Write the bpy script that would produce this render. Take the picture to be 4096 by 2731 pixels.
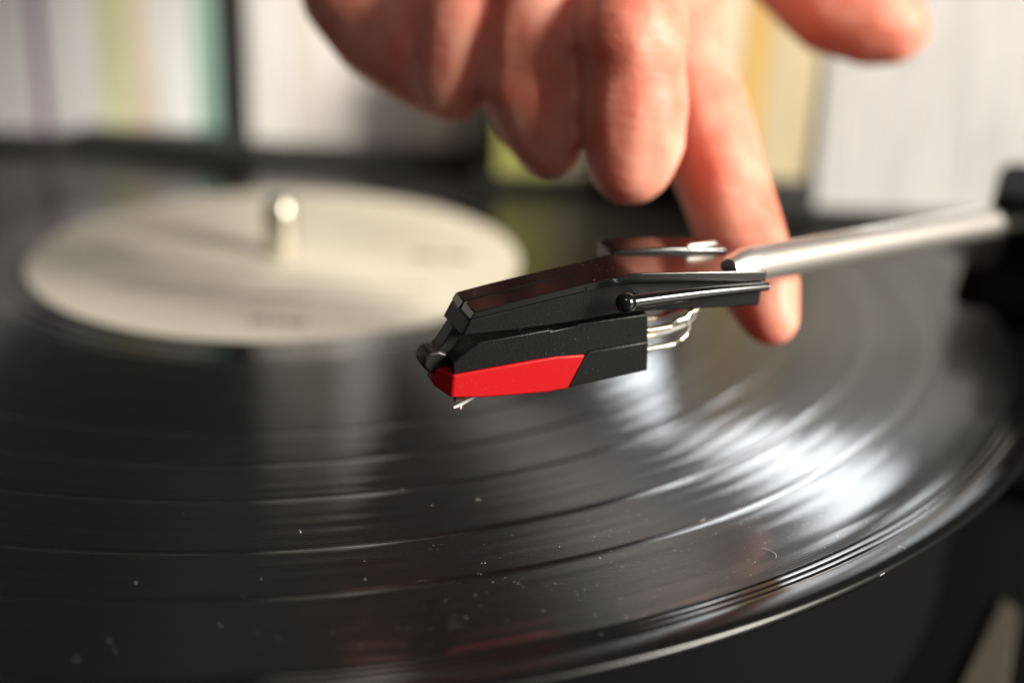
import bpy, bmesh, math, random
from mathutils import Vector, Matrix, noise
random.seed(7)
S = 0.001                                   # all sizes below are millimetres
scn = bpy.context.scene
for o in list(bpy.data.objects): bpy.data.objects.remove(o)

# ------------------------------------------------------------------ camera
CAM = Vector((49.03, -251.36, 80.88)); PITCH, ROLL, FPX = 0.3729, 0.0421, 1260.0
fw = Vector((0, math.cos(PITCH), -math.sin(PITCH))); up0 = Vector((0, math.sin(PITCH), math.cos(PITCH))); rt0 = Vector((1, 0, 0))
rt = rt0*math.cos(ROLL)+up0*math.sin(ROLL); up = -rt0*math.sin(ROLL)+up0*math.cos(ROLL)
cd = bpy.data.cameras.new("camera"); cam = bpy.data.objects.new("camera", cd); scn.collection.objects.link(cam)
m = Matrix.Identity(4)
for i in range(3): m[i][0], m[i][1], m[i][2], m[i][3] = rt[i], up[i], -fw[i], CAM[i]*S
cam.matrix_world = m
cd.sensor_width = 36; cd.lens = FPX/1024*36; cd.clip_start = 0.002; cd.clip_end = 50
cd.dof.use_dof = True; cd.dof.focus_distance = 0.1555; cd.dof.aperture_fstop = 5.9
scn.camera = cam
scn.view_settings.view_transform = 'Standard'; scn.view_settings.look = 'None'
scn.view_settings.gamma = 1; scn.view_settings.exposure = 0.0
scn.cycles.use_denoising = True
scn.cycles.max_bounces = 8
scn.cycles.sample_clamp_indirect = 6

def ray(px, py): return fw+rt*((px-512)/FPX)+up*((341-py)/FPX)
def on_z(px, py, z): d = ray(px, py); return CAM+d*((z-CAM.z)/d.z)
def on_y(px, py, y): d = ray(px, py); return CAM+d*((y-CAM.y)/d.y)
def on_d(px, py, D): return CAM+ray(px, py)*D

# ------------------------------------------------------------------ world and lamps
w = bpy.data.worlds.new("World"); scn.world = w; w.use_nodes = True
bg = w.node_tree.nodes["Background"]; bg.inputs[0].default_value = (0.90, 0.95, 1.0, 1); bg.inputs[1].default_value = 0.04
def lamp(name, loc, target, sx, sy, power, color):
    l = bpy.data.lights.new(name, 'AREA'); l.shape = 'RECTANGLE'; l.size = sx*S; l.size_y = sy*S
    l.energy = power; l.color = color
    o = bpy.data.objects.new(name, l); scn.collection.objects.link(o)
    o.location = Vector(loc)*S
    o.rotation_euler = (Vector(target)-Vector(loc)).to_track_quat('-Z', 'Y').to_euler()
    return o
# daylight from a window at the right behind the player, and the bright room in front of it
wl = lamp("window_lamp", (241, 535, 300), (90, -80, 0), 260, 54, 0.85, (0.93, 0.96, 1.0))
wl.rotation_euler = (wl.rotation_euler.to_quaternion() @ Matrix.Rotation(-0.45, 3, "Z").to_quaternion()).to_euler()   # lamp turned so that its streak slopes across the vinyl
lamp("room_lamp", (1600, -800, 780), (60, 0, 20), 560, 640, 98.0, (1.0, 0.93, 0.83))

lamp("fill_lamp", (-20, -760, 860), (-20, 40, 10), 160, 160, 1.3, (1.0, 0.96, 0.90))  # added soft fill above and behind the camera, lifts the left side

# ------------------------------------------------------------------ materials
def mat(name, color, rough=0.4, metal=0.0, spec=0.5, **kw):
    M = bpy.data.materials.new(name); M.use_nodes = True
    b = M.node_tree.nodes["Principled BSDF"]
    b.inputs['Base Color'].default_value = (*color, 1); b.inputs['Roughness'].default_value = rough
    b.inputs['Metallic'].default_value = metal; b.inputs['Specular IOR Level'].default_value = spec
    for k, v in kw.items(): b.inputs[k.replace('_', ' ')].default_value = v
    return M
def nd(M, t, **kw):
    n = M.node_tree.nodes.new(t)
    for k, v in kw.items(): setattr(n, k, v)
    return n
def ln(M, a, b): M.node_tree.links.new(a, b)
def bsdf(M): return M.node_tree.nodes["Principled BSDF"]
def add_bump(M, scale, strength, dist=0.0001, detail=4):
    tc = nd(M, 'ShaderNodeTexCoord'); n = nd(M, 'ShaderNodeTexNoise'); bp = nd(M, 'ShaderNodeBump')
    n.inputs['Scale'].default_value = scale; n.inputs['Detail'].default_value = detail
    bp.inputs['Strength'].default_value = strength; bp.inputs['Distance'].default_value = dist
    ln(M, tc.outputs['Object'], n.inputs['Vector']); ln(M, n.outputs['Fac'], bp.inputs['Height']); ln(M, bp.outputs['Normal'], bsdf(M).inputs['Normal'])
    return n
def add_mottle(M, c1, c2, scale, lo=0.35, hi=0.65, detail=5, stretch=None):
    tc = nd(M, 'ShaderNodeTexCoord'); n = nd(M, 'ShaderNodeTexNoise'); r = nd(M, 'ShaderNodeValToRGB')
    n.inputs['Scale'].default_value = scale; n.inputs['Detail'].default_value = detail
    r.color_ramp.elements[0].position = lo; r.color_ramp.elements[1].position = hi
    r.color_ramp.elements[0].color = (*c1, 1); r.color_ramp.elements[1].color = (*c2, 1)
    src = tc.outputs['Object']
    if stretch:
        mp = nd(M, 'ShaderNodeMapping'); mp.inputs['Scale'].default_value = stretch
        ln(M, src, mp.inputs['Vector']); src = mp.outputs['Vector']
    ln(M, src, n.inputs['Vector']); ln(M, n.outputs['Fac'], r.inputs['Fac']); ln(M, r.outputs['Color'], bsdf(M).inputs['Base Color'])
    return r

plastic = mat("black_plastic", (0.004, 0.0042, 0.0042), 0.38, 0, 0.28); add_bump(plastic, 5200, 0.35, 0.00012)
gloss = mat("polished_black_plastic", (0.005, 0.005, 0.005), 0.17, 0, 0.8); add_bump(gloss, 2500, 0.05, 0.00005)
matte = mat("matte_black_plastic", (0.009, 0.009, 0.008), 0.42, 0, 0.5); add_bump(matte, 3000, 0.25, 0.0001)
red = mat("red_plastic", (0.43, 0.006, 0.008), 0.42, 0, 0.22, Subsurface_Weight=0.15); add_bump(red, 2600, 0.12, 0.0001)
bsdf(red).inputs['Subsurface Radius'].default_value = (0.001, 0.0003, 0.0002)
steel = mat("brushed_steel", (0.88, 0.85, 0.78), 0.44, 1.0)
pinm = mat("tinned_metal", (0.80, 0.74, 0.58), 0.28, 1.0)
brass = mat("worn_brass", (0.80, 0.75, 0.63), 0.3, 1.0)
white_wire = mat("pale_wire_sleeve", (0.72, 0.72, 0.70), 0.4)
blue_wire = mat("blue_grey_wire_sleeve", (0.30, 0.33, 0.50), 0.4)
red_wire = mat("red_wire_sleeve", (0.55, 0.02, 0.03), 0.4)
damper = mat("brown_rubber", (0.16, 0.09, 0.06), 0.6)
tipm = mat("pale_stylus", (0.80, 0.62, 0.58), 0.3)
plinth_m = mat("plinth_black", (0.004, 0.004, 0.0044), 0.7, 0, 0.06); add_bump(plinth_m, 700, 0.08, 0.0001)
platter_m = mat("platter_black", (0.004, 0.004, 0.0044), 0.7, 0, 0.06)
tan = mat("plinth_light_tan", (0.20, 0.17, 0.12), 0.55); add_mottle(tan, (0.045, 0.038, 0.027), (0.07, 0.06, 0.043), 900)  # tan of light caught on the plinth, put into the colour
dustm = mat("dust", (0.75, 0.73, 0.68), 0.8)
shelf_m = mat("black_shelf", (0.022, 0.023, 0.023), 0.6); add_mottle(shelf_m, (0.018, 0.019, 0.019), (0.028, 0.029, 0.029), 60)

# vinyl: circular grooves scatter light across, hardly along -> anisotropic gloss round the axis
vinyl = mat("vinyl", (0.005, 0.005, 0.005), 0.4, 0, 0.35, Anisotropic=1.0, Anisotropic_Rotation=0.25)
def vinyl_nodes():
    M = vinyl; B = bsdf(M)
    tc = nd(M, 'ShaderNodeTexCoord'); sp = nd(M, 'ShaderNodeSeparateXYZ'); ln(M, tc.outputs['Object'], sp.inputs[0])
    def math_(op, a, b=None):
        n = nd(M, 'ShaderNodeMath', operation=op)
        for i, v in enumerate((a, b)):
            if v is None: continue
            if isinstance(v, (int, float)): n.inputs[i].default_value = v
            else: ln(M, v, n.inputs[i])
        return n.outputs[0]
    r = math_('SQRT', math_('ADD', math_('MULTIPLY', sp.outputs[0], sp.outputs[0]), math_('MULTIPLY', sp.outputs[1], sp.outputs[1])))
    rmm = math_('MULTIPLY', r, 1000.0)
    def noise1(scale, detail=3):
        n = nd(M, 'ShaderNodeTexNoise', noise_dimensions='1D'); n.inputs['Scale'].default_value = scale; n.inputs['Detail'].default_value = detail
        ln(M, rmm, n.inputs['W']); return n.outputs['Fac']
    tg = nd(M, 'ShaderNodeTangent', direction_type='RADIAL', axis='Z'); ln(M, tg.outputs[0], B.inputs['Tangent'])
    # roughness changes from band to band with the loudness of the music
    rg = nd(M, 'ShaderNodeMapRange'); rg.inputs['From Min'].default_value = 0.3; rg.inputs['From Max'].default_value = 0.7
    rg.inputs['To Min'].default_value = 0.36; rg.inputs['To Max'].default_value = 0.44
    ln(M, noise1(0.55, 4), rg.inputs['Value'])
    # smooth bands: run-out inside r=59, lead-in outside r=144.5 and the gaps between tracks
    cr = nd(M, 'ShaderNodeValToRGB'); cr.color_ramp.interpolation = 'LINEAR'
    sc = math_('DIVIDE', rmm, 152.0); ln(M, sc, cr.inputs['Fac'])
    E = cr.color_ramp.elements
    stops = [(0, 0), (59.0, 0), (59.4, 1)]
    for g in GAPS: stops += [(g-0.55, 1), (g-0.25, 0.15), (g+0.25, 0.15), (g+0.55, 1)]
    stops += [(144.2, 1), (144.6, 0)]
    while len(E) > 1: E.remove(E[-1])
    E[0].position = 0; E[0].color = (0, 0, 0, 1)
    for p, v in stops[1:]:
        e = E.new(p/152.0); e.color = (v, v, v, 1)
    groove = cr.outputs['Color']
    mx = nd(M, 'ShaderNodeMapRange'); mx.inputs['To Min'].default_value = 0.10
    ln(M, groove, mx.inputs['Value']); ln(M, rg.outputs[0], mx.inputs['To Max']); 
    rim = nd(M, 'ShaderNodeMapRange'); rim.inputs['From Min'].default_value = 147.2; rim.inputs['From Max'].default_value = 147.6
    rim.inputs['To Max'].default_value = 0.16; ln(M, rmm, rim.inputs['Value'])
    ln(M, math_('ADD', mx.outputs[0], rim.outputs[0]), B.inputs['Roughness'])
    nr = math_('SUBTRACT', 1.0, math_('MULTIPLY', rim.outputs[0], 1/0.16)); ln(M, nr, B.inputs['Anisotropic'])
    ln(M, math_('MULTIPLY', nr, 0.5), B.inputs['Coat Weight'])
    # relief across the radius, too fine to model
    h = math_('ADD', math_('MULTIPLY', math_('SINE', math_('MULTIPLY', rmm, 2*math.pi/0.46)), 0.7), math_('MULTIPLY', noise1(2.6, 5), 0.55))
    sn = nd(M, 'ShaderNodeTexNoise'); sn.inputs['Scale'].default_value = 4200; sn.inputs['Detail'].default_value = 3
    ln(M, tc.outputs['Object'], sn.inputs['Vector'])
    h = math_('ADD', h, math_('MULTIPLY', sn.outputs['Fac'], 2.2))
    h = math_('MULTIPLY', h, groove)
    bp = nd(M, 'ShaderNodeBump'); bp.inputs['Strength'].default_value = 0.5; bp.inputs['Distance'].default_value = 0.00004
    ln(M, h, bp.inputs['Height']); ln(M, bp.outputs[0], B.inputs['Normal'])
    B.inputs['Coat Roughness'].default_value = 0.085
GAPS = [86.7, 96.7, 106.8, 119.7, 130.2]
vinyl_nodes()

label_m = mat("label_paper", (0.62, 0.585, 0.49), 0.6)
def label_nodes():
    M = label_m; B = bsdf(M)
    tc = nd(M, 'ShaderNodeTexCoord'); n = nd(M, 'ShaderNodeTexNoise'); n.inputs['Scale'].default_value = 75; n.inputs['Detail'].default_value = 6
    ln(M, tc.outputs['Object'], n.inputs['Vector'])
    mix = nd(M, 'ShaderNodeMix', data_type='RGBA'); mix.inputs['A'].default_value = (0.76, 0.70, 0.565, 1); mix.inputs['B'].default_value = (0.82, 0.77, 0.64, 1)
    ln(M, n.outputs['Fac'], mix.inputs['Factor']); ln(M, mix.outputs['Result'], B.inputs['Base Color'])
label_nodes()
print_m = mat("faded_print", (0.26, 0.245, 0.20), 0.65)

skin = mat("skin", (0.58, 0.27, 0.18), 0.52, 0, 0.35, Subsurface_Weight=0.7)
bsdf(skin).inputs['Subsurface Radius'].default_value = (0.0075, 0.0018, 0.0009); bsdf(skin).inputs['Subsurface Scale'].default_value = 1.0
add_mottle(skin, (0.66, 0.18, 0.115), (0.76, 0.36, 0.265), 120, 0.3, 0.7)
def skin_lines():
    M = skin; tc = nd(M, 'ShaderNodeTexCoord'); mp = nd(M, 'ShaderNodeMapping'); mp.inputs['Scale'].default_value = (150, 150, 620)
    mp.inputs['Rotation'].default_value = (0.2, 0.25, 0)
    n1 = nd(M, 'ShaderNodeTexNoise'); n1.inputs['Scale'].default_value = 1.0; n1.inputs['Detail'].default_value = 5
    n2 = nd(M, 'ShaderNodeTexNoise'); n2.inputs['Scale'].default_value = 1300; n2.inputs['Detail'].default_value = 4
    ln(M, tc.outputs['Object'], mp.inputs['Vector']); ln(M, mp.outputs['Vector'], n1.inputs['Vector']); ln(M, tc.outputs['Object'], n2.inputs['Vector'])
    b1 = nd(M, 'ShaderNodeBump'); b1.inputs['Strength'].default_value = 0.22; b1.inputs['Distance'].default_value = 0.0009
    b2 = nd(M, 'ShaderNodeBump'); b2.inputs['Strength'].default_value = 0.25; b2.inputs['Distance'].default_value = 0.0003
    ln(M, n1.outputs['Fac'], b1.inputs['Height']); ln(M, n2.outputs['Fac'], b2.inputs['Height']); ln(M, b1.outputs[0], b2.inputs['Normal']); ln(M, b2.outputs[0], bsdf(M).inputs['Normal'])
skin_lines()

# ------------------------------------------------------------------ mesh helpers
def link(name, me, material, parent=None):
    o = bpy.data.objects.new(name, me); scn.collection.objects.link(o)
    if material: me.materials.append(material)
    if parent:
        o.parent = parent
        p = parent
        off = Vector((0, 0, 0))
        while p: off += p.location; p = p.parent
        me.transform(Matrix.Translation(-off))
    return o
def thing(name, label, cat, loc=(0, 0, 0), group=None):
    o = bpy.data.objects.new(name, None); scn.collection.objects.link(o); o.empty_display_size = 0.01
    o.location = Vector(loc)*S; tag(o, label, cat, group); return o
def tag(o, label, cat, group=None):
    o["label"] = label; o["category"] = cat
    if group: o["group"] = group
def mesh_of(bm, name, sharp=35):
    bmesh.ops.recalc_face_normals(bm, faces=bm.faces)
    me = bpy.data.meshes.new(name); bm.to_mesh(me); bm.free()
    me.transform(Matrix.Scale(S, 4))
    for p in me.polygons: p.use_smooth = True
    me.set_sharp_from_angle(angle=math.radians(sharp))
    return me
def bevel(o, width, seg=2, ang=30):
    md = o.modifiers.new("bevel", 'BEVEL'); md.width = width*S; md.segments = seg; md.limit_method = 'ANGLE'; md.angle_limit = math.radians(ang)
    md.harden_normals = False
    return o
def add_prism(bm, ring0, ring1):
    a = [bm.verts.new(p) for p in ring0]; b = [bm.verts.new(p) for p in ring1]; n = len(a)
    bm.faces.new(a); bm.faces.new(b[::-1])
    for i in range(n): bm.faces.new((a[i], b[i], b[(i+1) % n], a[(i+1) % n]))
def add_box(bm, x0, x1, y0, y1, z0, z1):
    add_prism(bm, [(x0, y0, z0), (x1, y0, z0), (x1, y1, z0), (x0, y1, z0)], [(x0, y0, z1), (x1, y0, z1), (x1, y1, z1), (x0, y1, z1)])
def add_tube(bm, pts, radii, seg=16, cap=True):
    pts = [Vector(p) for p in pts]
    if isinstance(radii, (int, float)): radii = [radii]*len(pts)
    rings = []; ref = None
    for i, p in enumerate(pts):
        t = (pts[min(i+1, len(pts)-1)]-pts[max(i-1, 0)]).normalized()
        if ref is None: ref = t.orthogonal().normalized()
        ref = (ref-t*ref.dot(t)).normalized(); s = t.cross(ref)
        rings.append([bm.verts.new(p+(ref*math.cos(2*math.pi*k/seg)+s*math.sin(2*math.pi*k/seg))*radii[i]) for k in range(seg)])
    for a, b in zip(rings, rings[1:]):
        for k in range(seg): bm.faces.new((a[k], a[(k+1) % seg], b[(k+1) % seg], b[k]))
    if cap: bm.faces.new(rings[0][::-1]); bm.faces.new(rings[-1])
def add_lathe(bm, prof, cx=0, cy=0, seg=64, close=False):
    rings = []
    for r, z in prof:
        if r < 1e-6: rings.append([bm.verts.new((cx, cy, z))])
        else: rings.append([bm.verts.new((cx+r*math.cos(2*math.pi*k/seg), cy+r*math.sin(2*math.pi*k/seg), z)) for k in range(seg)])
    for a, b in zip(rings, rings[1:]):
        for k in range(seg):
            k2 = (k+1) % seg
            if len(a) == 1 and len(b) == 1: continue
            if len(a) == 1: bm.faces.new((a[0], b[k], b[k2]))
            elif len(b) == 1: bm.faces.new((a[k], b[0], a[k2]))
            else: bm.faces.new((a[k], b[k], b[k2], a[k2]))
def add_ball(bm, c, r, sub=2, scale=(1, 1, 1)):
    bmesh.ops.create_icosphere(bm, subdivisions=sub, radius=r, matrix=Matrix.Translation(c) @ Matrix.Diagonal((*scale, 1)))
def simple(name, fn, material, parent=None, sharp=35):
    bm = bmesh.new(); fn(bm); return link(name, mesh_of(bm, name, sharp), material, parent)

# ------------------------------------------------------------------ turntable
TT = thing("turntable", "black record player with a silver centre spindle carrying the record", "turntable", (0, 0, -60))
def plinth_fn(bm):
    pts = [(-190, -178), (120, -178), (160, -110), (215, -60), (215, 190), (-190, 190)]
    add_prism(bm, [(x, y, -60) for x, y in pts], [(x, y, -45) for x, y in pts])
bevel(simple("plinth", plinth_fn, plinth_m, TT), 1.5, 3)
simple("platter", lambda bm: add_lathe(bm, [(0, -43), (138, -43), (139, -42), (139, -3), (138, -2.2), (0, -2.2)], seg=128), platter_m, TT)
simple("spindle", lambda bm: add_lathe(bm, [(0, -2), (3.3, -2), (3.3, 8.8), (3.0, 10.4), (2.3, 11.8), (1.2, 12.5), (0, 12.7)], seg=40), brass, TT, 60)
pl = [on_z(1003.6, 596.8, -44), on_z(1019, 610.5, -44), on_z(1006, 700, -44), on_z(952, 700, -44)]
bevel(simple("plinth_light_patch", lambda bm: add_prism(bm, [(p.x, p.y, -44.9) for p in pl], [(p.x, p.y, -44) for p in pl]), tan, TT), 0.3)  # tan slab stands in for light on the plinth, not a real part

# ------------------------------------------------------------------ record
def record_fn(bm):
    prof = [(3.7, -0.02), (49.0, -0.02)]
    for r in (50.4, 50.9, 51.6, 52.4, 52.7, 53.0, 55.4, 55.7, 56.0, 58.3, 58.6, 58.9):
        prof.append((r, -0.05 if r in (52.7, 55.7, 58.6) else 0.0))
    marks = []
    for g in GAPS: marks += [(g-0.6, 0), (g-0.35, -0.045), (g, -0.035), (g+0.35, -0.045), (g+0.6, 0)]
    r = 59.5
    while r < 143.8:
        if all(abs(r-g) > 0.75 for g in GAPS): marks.append((r, 0.012*math.sin(r*1.9)+0.008*math.sin(r*5.3)))
        r += 0.8
    prof += sorted(marks)
    prof += [(144.2, 0)]
    for g in (145.0, 146.0, 146.9): prof += [(g-0.18, 0.0), (g-0.06, -0.05), (g+0.06, -0.05), (g+0.18, 0.0)]
    prof += [(147.25, 0.0), (147.45, 0.07), (149.5, 0.05), (150.1, -0.03), (150.5, -0.22), (150.75, -0.5), (150.8, -0.8), (150.6, -1.3), (150.1, -1.7), (148, -1.9), (3.7, -1.9), (3.7, -0.02)]
    add_lathe(bm, prof, seg=360)
REC = simple("vinyl_record", record_fn, vinyl, None, 50)
tag(REC, "black vinyl record with a cream paper label lying on the turntable platter", "record")
def ring_fn(bm): add_lathe(bm, [(3.75, -0.02), (3.75, 0.10), (49.7, 0.10), (50.0, 0.06), (50.0, -0.02)], seg=180)
LAB = simple("label", ring_fn, label_m, REC, 50)
LAB["label"] = "round cream paper label with faded print"
def print_fn(bm):
    rnd = random.Random(3)
    def line(cx, cy, wd, ht, n, z=0.115):
        x = cx-wd/2
        while x < cx+wd/2:
            ww = rnd.uniform(0.6, 1.6)*ht
            vs = [bm.verts.new(p) for p in ((x, cy-ht/2, z), (x+ww, cy-ht/2, z), (x+ww, cy+ht/2, z), (x, cy+ht/2, z))]
            bm.faces.new(vs); x += ww+0.35*ht
    for (px, py, wd, ht) in PRINT:
        P = on_z(px, py, 0.1); line(P.x, P.y, wd, ht, 0)
PRINT = [(100, 248, 9, 2.6), (120, 252, 9, 2.6), (190, 264, 30, 1.6), (170, 285, 26, 1.3), (215, 293, 36, 1.2), (435, 256, 9, 3.4), (272, 321, 8, 2.4), (330, 300, 34, 1.2), (360, 285, 26, 1.2)]
simple("label_print", print_fn, print_m, LAB)

# dust and lint lying on the record
def dust_fn(bm):
    rnd = random.Random(11)
    for i in range(780):
        if i < 680: a = math.radians(rnd.gauss(-48, 14)); r = rnd.triangular(112, 147, 138)
        else: a = math.radians(rnd.uniform(-110, -20)); r = rnd.uniform(70, 132)
        s = rnd.choice((0.018, 0.025, 0.03, 0.04, 0.055)) if i % 90 else 0.05
        add_ball(bm, Vector((r*math.cos(a), r*math.sin(a), 0.04+s*0.3+(0.1 if r > 147.5 else 0))), s, 1, (rnd.uniform(.6, 1.6), rnd.uniform(.6, 1.6), .7))
    for (px, py, L, ang) in ((776, 557, 3.0, 1.3), (700, 520, 1.2, .4), (905, 548, 1.0, 2), (300, 532, .8, 1), (480, 500, .7, 2.2), (880, 575, 1.1, .9)):
        P = on_z(px, py, 0.12); pts = []; a = ang
        for k in range(7):
            pts.append(P.copy()); P = P+Vector((math.cos(a), math.sin(a), 0.06*math.sin(k)))*L/6; a += rnd.uniform(-0.2, .75)
        add_tube(bm, pts, 0.035, 5)
DUST = simple("dust", dust_fn, dustm); DUST["kind"] = "stuff"; DUST["label"] = "white dust specks and lint on the record grooves"; DUST["category"] = "dust"

# ------------------------------------------------------------------ tonearm
YAW = math.radians(21); HU = Vector((math.cos(YAW), math.sin(YAW), 0)); HV = Vector((-math.sin(YAW), math.cos(YAW), 0)); HO = Vector((42.1, -110.5, 0))
def H(s, z, v): return HO+HU*s+HV*v+Vector((0, 0, z))
def add_prof(bm, prof, v0, v1): add_prism(bm, [H(s, z, v0) for s, z in prof], [H(s, z, v1) for s, z in prof])
PX, PY = 170.0, -12.0
ARM = thing("tonearm", "tonearm with silver tube, black headshell and red stylus held above the record", "tonearm", (PX, PY, -45))
arm_a = Vector((77.6, -94.7, 31.2))
arm_b = on_d(1018, 216, 228); ad = (arm_b-Vector((80.8, -92.5, 31.2))).normalized()
simple("arm_tube", lambda bm: add_tube(bm, [arm_a-ad*1.5, arm_a+ad*0.2, arm_a+ad*2.6, arm_a+ad*3.4, arm_b, arm_b+ad*14], [1.3, 2.05, 2.5, 2.5, 2.5, 2.5], 32), steel, ARM)
AP = Vector((0.37, 0.93, 0)).normalized(); AR = Vector((AP.y, -AP.x, 0))
def arm_box(bm, px, D, ln_, near, far, z0, z1, shrink=0.0):
    o = on_d(px, 280, D); o.z = 0
    q = [o, o+AR*ln_, o+AR*ln_+AP*far, o+AP*far]
    c = sum(q, Vector())/4
    add_prism(bm, [(p.x, p.y, z0) for p in q], [(c.x+(p.x-c.x)*(1-shrink), c.y+(p.y-c.y)*(1-shrink), z1) for p in q])
def pivot_fn(bm):
    arm_box(bm, 993, 236, 42, 0, 30, 1.6, 19)
    arm_box(bm, 952, 236, 44, 0, 30, 3.4, 11.6, 0.08)
bevel(simple("pivot_housing", pivot_fn, plinth_m, ARM), 2.4, 4)
simple("pivot_post", lambda bm: add_lathe(bm, [(0, -44.8), (6, -44.8), (6, 3), (0, 3)], 170, -12, 40), matte, ARM)
def core(bm):
    o = arm_b+ad*10; add_tube(bm, [o, o+ad*20], 4.5, 24); add_box(bm, o.x+4, o.x+16, o.y, o.y+10, 18, 27)
simple("pivot_core", core, matte, ARM)
bevel(simple("pivot_cap", lambda bm: arm_box(bm, 974, 222, 50, 0, 30, 26.2, 29.0, 0.08), plinth_m, ARM), 1.2, 3)

# headshell
def hs_body(bm):
    add_prof(bm, [(1.95, 28.05), (16.4, 30.35), (16.45, 31.2), (19.5, 31.65), (21.5, 31.95), (23.4, 32.1), (31, 31.7), (42.0, 31.0), (41.9, 26.4), (26.7, 27.0), (20.8, 26.95), (15.9, 26.5), (8.3, 26.1), (0.85, 25.95)], 0.0, 7.5)
HS = bevel(simple("headshell", hs_body, plastic, ARM), 0.28, 3)
def top_plate(bm):
    st = [(2.5, 28.98), (6.4, 29.7), (10.3, 30.36), (14.0, 30.95), (16.4, 31.32), (17.0, 31.4), (19.5, 31.76), (21.5, 32.1), (22.6, 32.27), (23.4, 32.36), (24.4, 32.32), (31, 31.95), (42.2, 31.24)]
    G = []
    for s, z in st:
        e = min(1, max(0, (s-19)/5))*0.34; th = 0.95+0.45*min(1, max(0, (s-17)/6)); sb = s-(0.55 if s < 3 else 0)
        G.append(([bm.verts.new(H(s, z, v)) for v in (-e, 3.98, 4.26, 7.52+e)], [bm.verts.new(H(sb, z-th, v)) for v in (-e, 3.98, 4.26, 7.52+e)]))
    for i in range(len(G)-1):
        (t0, b0), (t1, b1) = G[i], G[i+1]
        for k in range(3):
            if not (k == 1 and i < 4): bm.faces.new((t0[k], t0[k+1], t1[k+1], t1[k]))
            bm.faces.new((b0[k], b1[k], b1[k+1], b0[k+1]))
        bm.faces.new((t0[0], t1[0], b1[0], b0[0])); bm.faces.new((t0[3], b0[3], b1[3], t1[3]))
        if i < 4:
            bm.faces.new((t0[1], b0[1], b1[1], t1[1])); bm.faces.new((t0[2], t1[2], b1[2], b0[2]))
    t, b = G[0]
    for k in (0, 2): bm.faces.new((t[k], b[k], b[k+1], t[k+1]))
    t, b = G[4]; bm.faces.new((t[1], t[2], b[2], b[1]))
    t, b = G[-1]
    for k in range(3): bm.faces.new((t[k], t[k+1], b[k+1], b[k]))
bevel(simple("top_plate", top_plate, gloss, HS), 0.2, 3, 40)
def stem(bm):
    add_prof(bm, [(0.95, 26.2), (-0.55, 23.9), (-1.1, 23.25), (-1.6, 23.0), (-1.2, 21.9), (0.4, 22.3), (2.4, 26.2)], 3.0, 6.0)
bevel(simple("front_stem", stem, matte, HS), 0.2, 2)
def latch(bm):
    add_prof(bm, [(-1.0, 23.3), (-2.2, 23.2), (-2.95, 22.5), (-3.05, 21.3), (-2.3, 20.5), (-1.2, 20.2), (0.4, 20.5), (0.4, 22.6)], 2.6, 6.2)
bevel(simple("latch", latch, matte, HS), 0.35, 3)
def wing(bm):
    add_prof(bm, [(25.0, 32.75), (33, 32.55), (41.0, 31.9), (41.2, 29.4), (24.2, 29.6), (24.1, 32.4)], 7.95, 13.2)
bevel(simple("side_wing", wing, gloss, HS), 0.35, 3)
def highlight_bar(bm): add_tube(bm, [H(34.8, 32.4, 8.0), H(35.2, 32.5, 8.1), H(39.6, 32.3, 9.2), H(40.0, 32.1, 9.3)], [0.2, 0.4, 0.4, 0.2], 12)
simple("edge_highlight_bar", highlight_bar, steel, HS)  # pale bar modelled in place of a highlight on the black bevel
# finger lift: flat web with a thick rounded outer edge and a ball end
L0, L1 = (21.0, 29.65, -3.0), (42.4, 29.2, -0.55)
LIFT = simple("finger_lift", lambda bm: (add_tube(bm, [H(L0[0]+(L1[0]-L0[0])*t, L0[1]+(L1[1]-L0[1])*t+0.25*math.sin(t*math.pi), L0[2]+(L1[2]-L0[2])*t-0.25*math.sin(t*math.pi)) for t in [i/12 for i in range(13)]], [0.92-0.34*i/12 for i in range(13)], 20),
                                        add_ball(bm, H(*L0), 1.3, 4),
                                        add_prof(bm, [(23.5, 29.75), (42.3, 29.55), (42.3, 29.0), (23.5, 29.25)], -0.35, 0.3),
                                        add_prism(bm, [H(22.6, 29.8, -2.75), H(42.3, 29.5, -0.6), H(42.3, 29.5, -0.1), H(24, 29.8, -0.1)], [H(22.6, 29.25, -2.75), H(42.3, 29.0, -0.6), H(42.3, 29.0, -0.1), H(24, 29.25, -0.1)])), gloss, HS)

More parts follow.
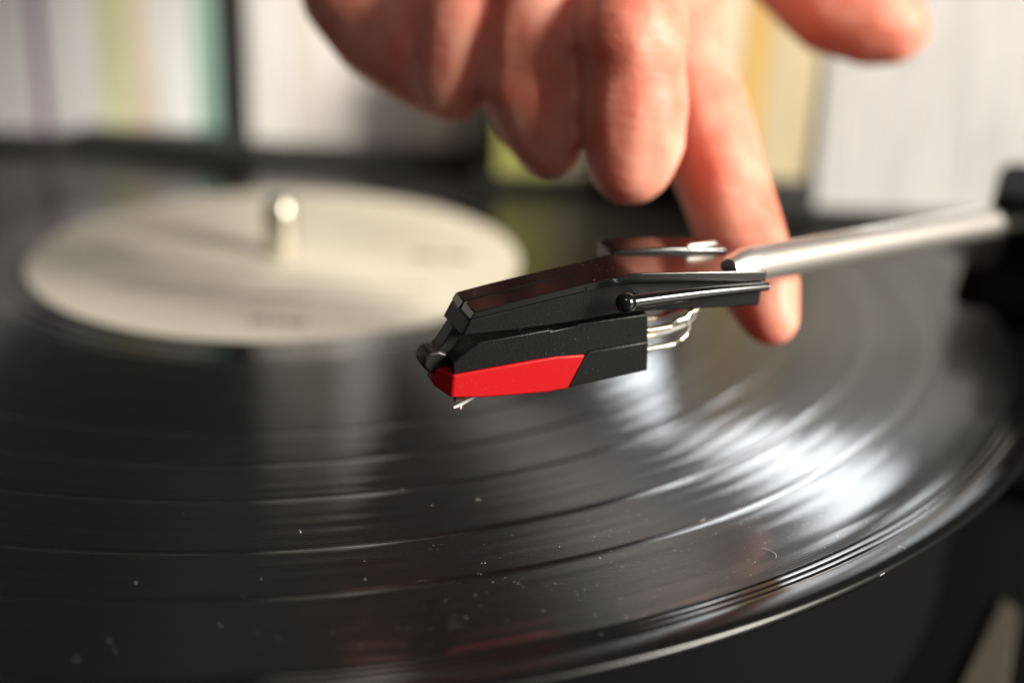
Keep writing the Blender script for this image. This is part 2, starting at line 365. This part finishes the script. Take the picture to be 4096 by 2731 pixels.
# cartridge
def cart(bm):
    add_prof(bm, [(-0.1, 22.75), (0.0, 21.1), (10.7, 22.0), (17.4, 21.95), (17.9, 22.4), (26.0, 22.9), (25.7, 26.7), (20.8, 26.45), (16.2, 26.2), (15.9, 25.98), (12.6, 25.6), (12.4, 25.85), (3.5, 25.05)], 0.0, 8.0)
CART = bevel(simple("cartridge", cart, plastic, ARM), 0.16, 2)
def cart_low(bm):
    add_prof(bm, [(15.3, 17.68), (26.25, 18.9), (26.05, 22.95), (21.2, 22.6), (17.9, 22.4), (17.2, 21.9)], -0.08, 8.08)
bevel(simple("cartridge_base", cart_low, plastic, CART), 0.18, 2)
def seam(bm): add_prof(bm, [(23.2, 24.1), (26.0, 24.35), (26.0, 24.2), (23.2, 23.9)], -0.1, 0.2)
simple("side_rib", seam, plastic, CART)
def red_fn(bm):
    side = [(-0.24, 18.1), (3.7, 17.68), (6.9, 17.53), (12.3, 17.4), (15.25, 17.62), (17.38, 22.02), (13.4, 22.2), (10.7, 21.98), (0.0, 21.1)]
    rows = []
    for v, d, dz in ((-0.15, 0, 0), (0.5, -0.35, 0.05), (2.6, -1.45, 0.6), (5.4, -1.45, 0.6), (7.5, -0.35, 0.05), (8.15, 0, 0)):
        rows.append([bm.verts.new(H(s+(d if i in (0, 8) else 0), z+(dz if i == 0 else (-.1 if i == 8 and d < -1 else 0)), v)) for i, (s, z) in enumerate(side)])
    n = len(side)
    for a, b in zip(rows, rows[1:]):
        for i in range(n): bm.faces.new((a[i], a[(i+1) % n], b[(i+1) % n], b[i]))
    bm.faces.new(rows[0][::-1]); bm.faces.new(rows[-1])
RED = bevel(simple("stylus_holder", red_fn, red, CART, 30), 0.3, 3)
RED["label"] = "bright red plastic stylus holder"
cv = 2.2
simple("cantilever", lambda bm: add_tube(bm, [H(6.2, 17.75, cv), H(3.6, 16.95, cv), H(1.6, 15.95, cv), H(0.85, 15.7, cv)], [0.24, 0.24, 0.24, 0.18], 10), white_wire, CART)
simple("damper", lambda bm: add_prof(bm, [(1.3, 17.3), (2.6, 17.3), (2.3, 16.5), (1.1, 16.3)], cv+0.1, cv+1.0), damper, CART)
simple("stylus_tip", lambda bm: add_tube(bm, [H(1.7, 16.05, cv), H(1.75, 15.6, cv), H(1.75, 15.3, cv)], [0.24, 0.2, 0.05], 10), tipm, CART)
def pin(v, z, L, r): return lambda bm: add_tube(bm, [H(25.6, z-0.1, v), H(26.2+L, z+L*0.05, v)], r, 14)
for v, z, L in ((1.8, 23.7, 3.9), (1.8, 21.1, 3.4), (5.6, 23.6, 3.6), (5.6, 21.2, 3.6)):
    bevel(simple("terminal_pin", pin(v, z, L, 0.43), pinm, CART), 0.08, 2)
def wire(pts, r, m):
    vs = [Vector(p) for p in pts]; out = []
    for i in range(len(vs)-1):
        p0, p1, p2, p3 = vs[max(i-1, 0)], vs[i], vs[i+1], vs[min(i+2, len(vs)-1)]
        for k in range(6):
            t = k/6; out.append(0.5*((2*p1)+(-p0+p2)*t+(2*p0-5*p1+4*p2-p3)*t*t+(-p0+3*p1-3*p2+p3)*t**3))
    out.append(vs[-1]); return simple("wire", lambda bm: add_tube(bm, out, r, 10), m, HS)
wire([H(29.4, 21.2, 1.8), H(30.6, 21.3, 1.9), H(31.8, 21.9, 2.0), H(32.6, 22.3, 2.3), H(33.2, 23.3, 2.6), H(32.9, 24.3, 2.7), H(33.4, 25.2, 3.0), H(33.0, 26.9, 3.2)], 0.22, pinm)
wire([H(29.9, 23.8, 1.8), H(30.9, 24.6, 1.9), H(32.2, 24.7, 2.1), H(33.4, 25.5, 2.6), H(34.4, 25.6, 2.8), H(35.0, 26.8, 3.2)], 0.22, pinm)
wire([H(29.6, 21.4, 5.6), H(31.8, 21.8, 5.5), H(34.4, 22.8, 5.2), H(35.2, 24.4, 4.8), H(35.2, 27, 4.6)], 0.25, white_wire)
wire([H(29.6, 23.8, 5.6), H(32.0, 24.4, 5.6), H(34.8, 25.2, 5.2), H(36.0, 27, 4.9)], 0.25, red_wire)
for (a, b) in (((29.4, 21.2, 1.8), (30.8, 21.4, 1.9)), ((31.7, 21.8, 2.0), (32.7, 22.4, 2.3)), ((30.9, 24.55, 1.9), (32.3, 24.75, 2.1)), ((33.2, 25.4, 2.5), (34.3, 25.6, 2.8))):
    simple("wire_ferrule", lambda bm: add_tube(bm, [H(*a), H(*b)], 0.40, 12), pinm, HS)

def lint_fn(bm):
    rnd = random.Random(5)
    for i in range(150):
        s = rnd.uniform(0.5, 26); zb = 18.5+0.05*s; z = rnd.uniform(zb, 26+0.22*min(s, 22))
        v = -0.20 if z < 21.5+0.05*s else -0.03
        add_ball(bm, H(s, z, v), rnd.choice((0.012, 0.016, 0.022)), 1)
    for i in range(60):
        s = rnd.uniform(3, 40); z = 29.08+(s-2.5)*0.158 if s < 23.4 else 32.36-(s-23.4)*0.06
        add_ball(bm, H(s, z+0.01, rnd.uniform(0.3, 7.2)), rnd.choice((0.015, 0.02, 0.03)), 1)
LINT = simple("headshell_dust", lint_fn, dustm); LINT["kind"] = "stuff"; LINT["label"] = "tiny pale dust specks on the headshell and cartridge sides"; LINT["category"] = "dust"

# ------------------------------------------------------------------ hand
def hand():
    bm = bmesh.new()
    def limb(pts, seg=20, step=1.6):
        """pts: (px, py, depth, radius mm) joints -> overlapping balls along the bone, fused below"""
        P = [(on_d(x, y, D), r) for x, y, D, r in pts]
        for (a, ra), (b, rb) in zip(P, P[1:]):
            n = max(2, int((b-a).length/step))
            for k in range(n+1):
                t = k/n; add_ball(bm, a.lerp(b, t), ra+(rb-ra)*t, 2)
    # index finger: down behind the headshell, tip below the arm tube
    limb([(690, -190, 214, 11), (676, -40, 203, 8.6), (674, 20, 199, 7.6), (686, 66, 196.5, 7.5), (702, 112, 194, 7.5), (718, 172, 191, 7.1), (742, 236, 188, 6.8), (760, 284, 185.5, 6.0), (768, 310, 184.5, 4.9), (771, 318, 184, 4.2)])
    # middle finger
    limb([(640, -200, 205, 11), (642, -110, 202, 9.0), (636, -20, 186, 8.2), (633, 18, 178.5, 8.2), (633, 40, 176.5, 8.2), (634, 62, 177.5, 7.5), (633, 104, 179, 8.0), (632, 140, 180, 7.6), (630, 162, 180, 6.4), (629, 167, 180, 5.6)])
    # ring finger
    limb([(570, -200, 205, 11), (560, -90, 200, 8.8), (542, -20, 189, 8.0), (536, 4, 184, 8.1), (533, 30, 184, 7.5), (532, 84, 186, 7.9), (540, 118, 187, 7.2), (547, 138, 187, 6.0), (549, 143, 187, 5.4)])
    # little finger, curled in front of the palm edge
    limb([(500, -190, 205, 11), (482, -60, 198, 8.6), (472, -4, 189, 7.6), (466, 14, 187, 7.6), (458, 44, 188.5, 7.1), (452, 74, 190, 6.5), (450, 92, 190, 5.0), (450, 99, 190, 4.0)])
    # heel of the hand at the left
    limb([(470, -260, 215, 14), (372, -60, 206, 13), (366, -14, 204, 11.2), (386, 24, 203, 9.8), (410, 60, 200, 7.0), (432, 90, 197, 4.6), (446, 106, 195, 3.0)])
    limb([(385, -60, 206, 13), (332, -50, 206, 9)])
    # thumb
    limb([(700, -230, 222, 13), (762, -90, 220, 10.5), (804, -24, 217, 9.0), (838, 8, 215, 8.8), (868, 19, 213, 8.0), (890, 26, 212, 6.6), (899, 29, 212, 5.4)])
    # palm and wrist above the frame
    for row in ((470, -260, 215, 15), (540, -280, 216, 16), (610, -280, 217, 16), (680, -260, 220, 15), (560, -380, 226, 17), (640, -380, 228, 17)):
        limb([row, (600, -430, 232, 20)], step=5)
    limb([(600, -430, 232, 20), (610, -620, 262, 21), (620, -900, 330, 27)], step=5)
    o = link("hand", mesh_of(bm, "hand", 180), skin)
    r = o.modifiers.new("remesh", 'REMESH'); r.mode = 'VOXEL'; r.voxel_size = 0.8*S; r.use_smooth_shade = True
    s = o.modifiers.new("smooth", 'SMOOTH'); s.factor = 0.5; s.iterations = 9
    tx = bpy.data.textures.new("skin_lumps", 'CLOUDS'); tx.noise_scale = 0.011; tx.noise_depth = 1
    d = o.modifiers.new("lumps", 'DISPLACE'); d.texture = tx; d.strength = 0.0010; d.mid_level = 0.5; d.texture_coords = 'LOCAL'
    tag(o, "bare hand reaching down with its index finger behind the tonearm headshell", "hand")
    return o
hand()

# ------------------------------------------------------------------ shelf of sleeves behind
SH = thing("shelf", "low black shelf with an upright divider behind the record", "shelf", (0, 90, 1))
def board(bm):
    pts = [(-230, 78), (38, 78), (38, 62), (98, 62), (98, 40), (215, 40), (215, 230), (-230, 230)]
    add_prism(bm, [(x, y, 1.2) for x, y in pts], [(x, y, 3.0) for x, y in pts])
bevel(simple("shelf_board", board, shelf_m, SH), 0.2)
for lx in (-215, 180): bevel(simple("leg", lambda bm: add_box(bm, lx, lx+20, 202, 224, -60.2, 1.15), shelf_m, SH), 0.5)
def px_x(px, y, z=20):
    # world x at which a point at height z on the plane y shows at pixel column px
    lo, hi = -300.0, 400.0
    for _ in range(50):
        mid = (lo+hi)/2; d = Vector((mid, y, z))-CAM; c = 512+FPX*d.dot(rt)/d.dot(fw)
        if c < px: lo = mid
        else: hi = mid
    return lo
bevel(simple("divider", lambda bm: add_box(bm, px_x(219, 90), px_x(247, 90), 90.5, 225, 3.0, 128), shelf_m, SH), 0.4)
def sleeve(px0, px1, y, h, color, label, lean=0.0, group="record sleeves standing behind the turntable", name="record_sleeve", z0=3.1, depth=110, rough=0.5, cat="record sleeve"):
    x0, x1 = px_x(px0, y)+0.06, px_x(px1, y)-0.06
    bm = bmesh.new(); dx = h*lean
    add_prism(bm, [(x0, y, z0), (x1, y, z0), (x1, y+depth, z0), (x0, y+depth, z0)], [(x0+dx, y, z0+h), (x1+dx, y, z0+h), (x1+dx, y+depth, z0+h), (x0+dx, y+depth, z0+h)])
    o = link(name, mesh_of(bm, name), None)
    key = "sleeve_%s" % "_".join("%02d" % int(c*99) for c in color)
    M = bpy.data.materials.get(key)
    if not M:
        M = mat(key, color, rough); add_mottle(M, tuple(c*0.88 for c in color), tuple(min(.9, c*1.06) for c in color), 70, stretch=(3, 1, .4))
    o.data.materials.append(M); tag(o, label, cat, group); bevel(o, 0.12 if x1-x0 < 3.5 else 0.25, 2); return o
WH = (0.80, 0.78, 0.74)
H0 = 46
for a, b, c, t, h in ((-420, -150, (0.88, 0.87, 0.83), "wide off white reflector sleeve added out of view at the far left of the shelf", 86), (-40, -4, (0.92, 0.86, 0.91), "pale lilac record sleeve, leftmost on the shelf", H0), (-4, 33, (0.92, 0.88, 0.88), "pinkish white record sleeve left of the purple one", H0),  # far left sleeve is unseen, added to reflect onto the headshell front
                      (35, 43, (0.36, 0.20, 0.42), "thin purple record sleeve between two white ones", H0-2), (45, 74, (0.92, 0.92, 0.92), "bright white record sleeve right of the purple one", H0+1),
                      (74, 98, (0.88, 0.88, 0.90), "light grey record sleeve beside the yellow green one", H0), (99, 130, (0.76, 0.78, 0.48), "yellow green record sleeve left of the peach one", H0+2),
                      (130, 152, (0.86, 0.72, 0.58), "peach record sleeve in the middle of the coloured ones", H0), (152, 194, (0.84, 0.87, 0.84), "mint white record sleeve beside the green one", H0+1),
                      (195, 216, (0.32, 0.52, 0.44), "green record sleeve against the black divider", H0)):
    sleeve(a, b, 91, h, c, t)
ORD = 'first second third fourth fifth sixth seventh eighth ninth tenth eleventh twelfth thirteenth fourteenth fifteenth sixteenth seventeenth eighteenth nineteenth twentieth twenty-first twenty-second'.split()
x = 249; cols = [(0.78, 0.77, 0.73), (0.80, 0.79, 0.76), (0.76, 0.73, 0.67), (0.80, 0.78, 0.74), (0.80, 0.77, 0.74), (0.78, 0.76, 0.75), (0.79, 0.79, 0.80), (0.78, 0.76, 0.72), (0.77, 0.75, 0.70)]
for i in range(9):
    sleeve(x, x+22, 91, (126-i*3 if i < 4 else H0+(i*37 % 5)), cols[i], "%s %swhite record sleeve to the right of the black divider" % (ORD[i], "tall " if i < 4 else ""), group="white record sleeves right of the divider"); x += 22.3
for a, b, c, t in ((450, 497, (0.40, 0.42, 0.41), "mid grey record sleeve right of the white row"), (498, 560, (0.38, 0.39, 0.11), "yellow green record sleeve behind the hand"),
                   (561, 596, (0.45, 0.43, 0.30), "khaki record sleeve behind the hand"), (597, 660, (0.30, 0.31, 0.31), "dull grey record sleeve behind the fingers")):
    sleeve(a, b, 91 if a < 480 else 64, H0-8, c, t)
LOW = bevel(simple("black_block", lambda bm: add_box(bm, px_x(70, 79, 4), px_x(224, 79, 4), 79, 90.4, 3.05, 5.6), shelf_m), 0.4, 2); tag(LOW, "long low black block added in front of the coloured sleeves to darken their reflection", "case")  # dark block added to keep the bright sleeves out of the vinyl's reflection
CASE = bevel(simple("black_block", lambda bm: add_box(bm, px_x(690, 43, 8), px_x(818, 43, 8), 43, 160, 3.1, 9.4), shelf_m), 0.6, 3); tag(CASE, "flat black case lying on the shelf under the golden sleeves", "case")
sleeve(700, 733, 44.5, 47, (0.74, 0.66, 0.48), "pale straw record sleeve left of the golden one", z0=9.5)
sleeve(734, 760, 44.5, 48, (0.70, 0.47, 0.16), "golden yellow record sleeve behind the index finger", z0=9.5)
sleeve(760, 810, 44.5, 47, (0.62, 0.53, 0.34), "beige record sleeve right of the golden one", z0=9.5)
x = 822
for i in range(22):
    wdt = 9.6+(i*7 % 5)*0.5
    sleeve(x, x+wdt, 45, 54+(i*5 % 4), [(0.62, 0.62, 0.60), (0.60, 0.605, 0.595), (0.63, 0.625, 0.605)][i % 3], "%s thin pale grey record sleeve counting from the golden ones towards the arm pivot" % ORD[i], group="pale grey record sleeves behind the arm pivot", lean=-0.03); x += wdt+0.1

# ------------------------------------------------------------------ table the player stands on
tb = simple("table", lambda bm: add_box(bm, -900, 900, -500, 900, -90, -60.3), mat("dark_table", (0.03, 0.028, 0.026), 0.5)); tb["kind"] = "structure"
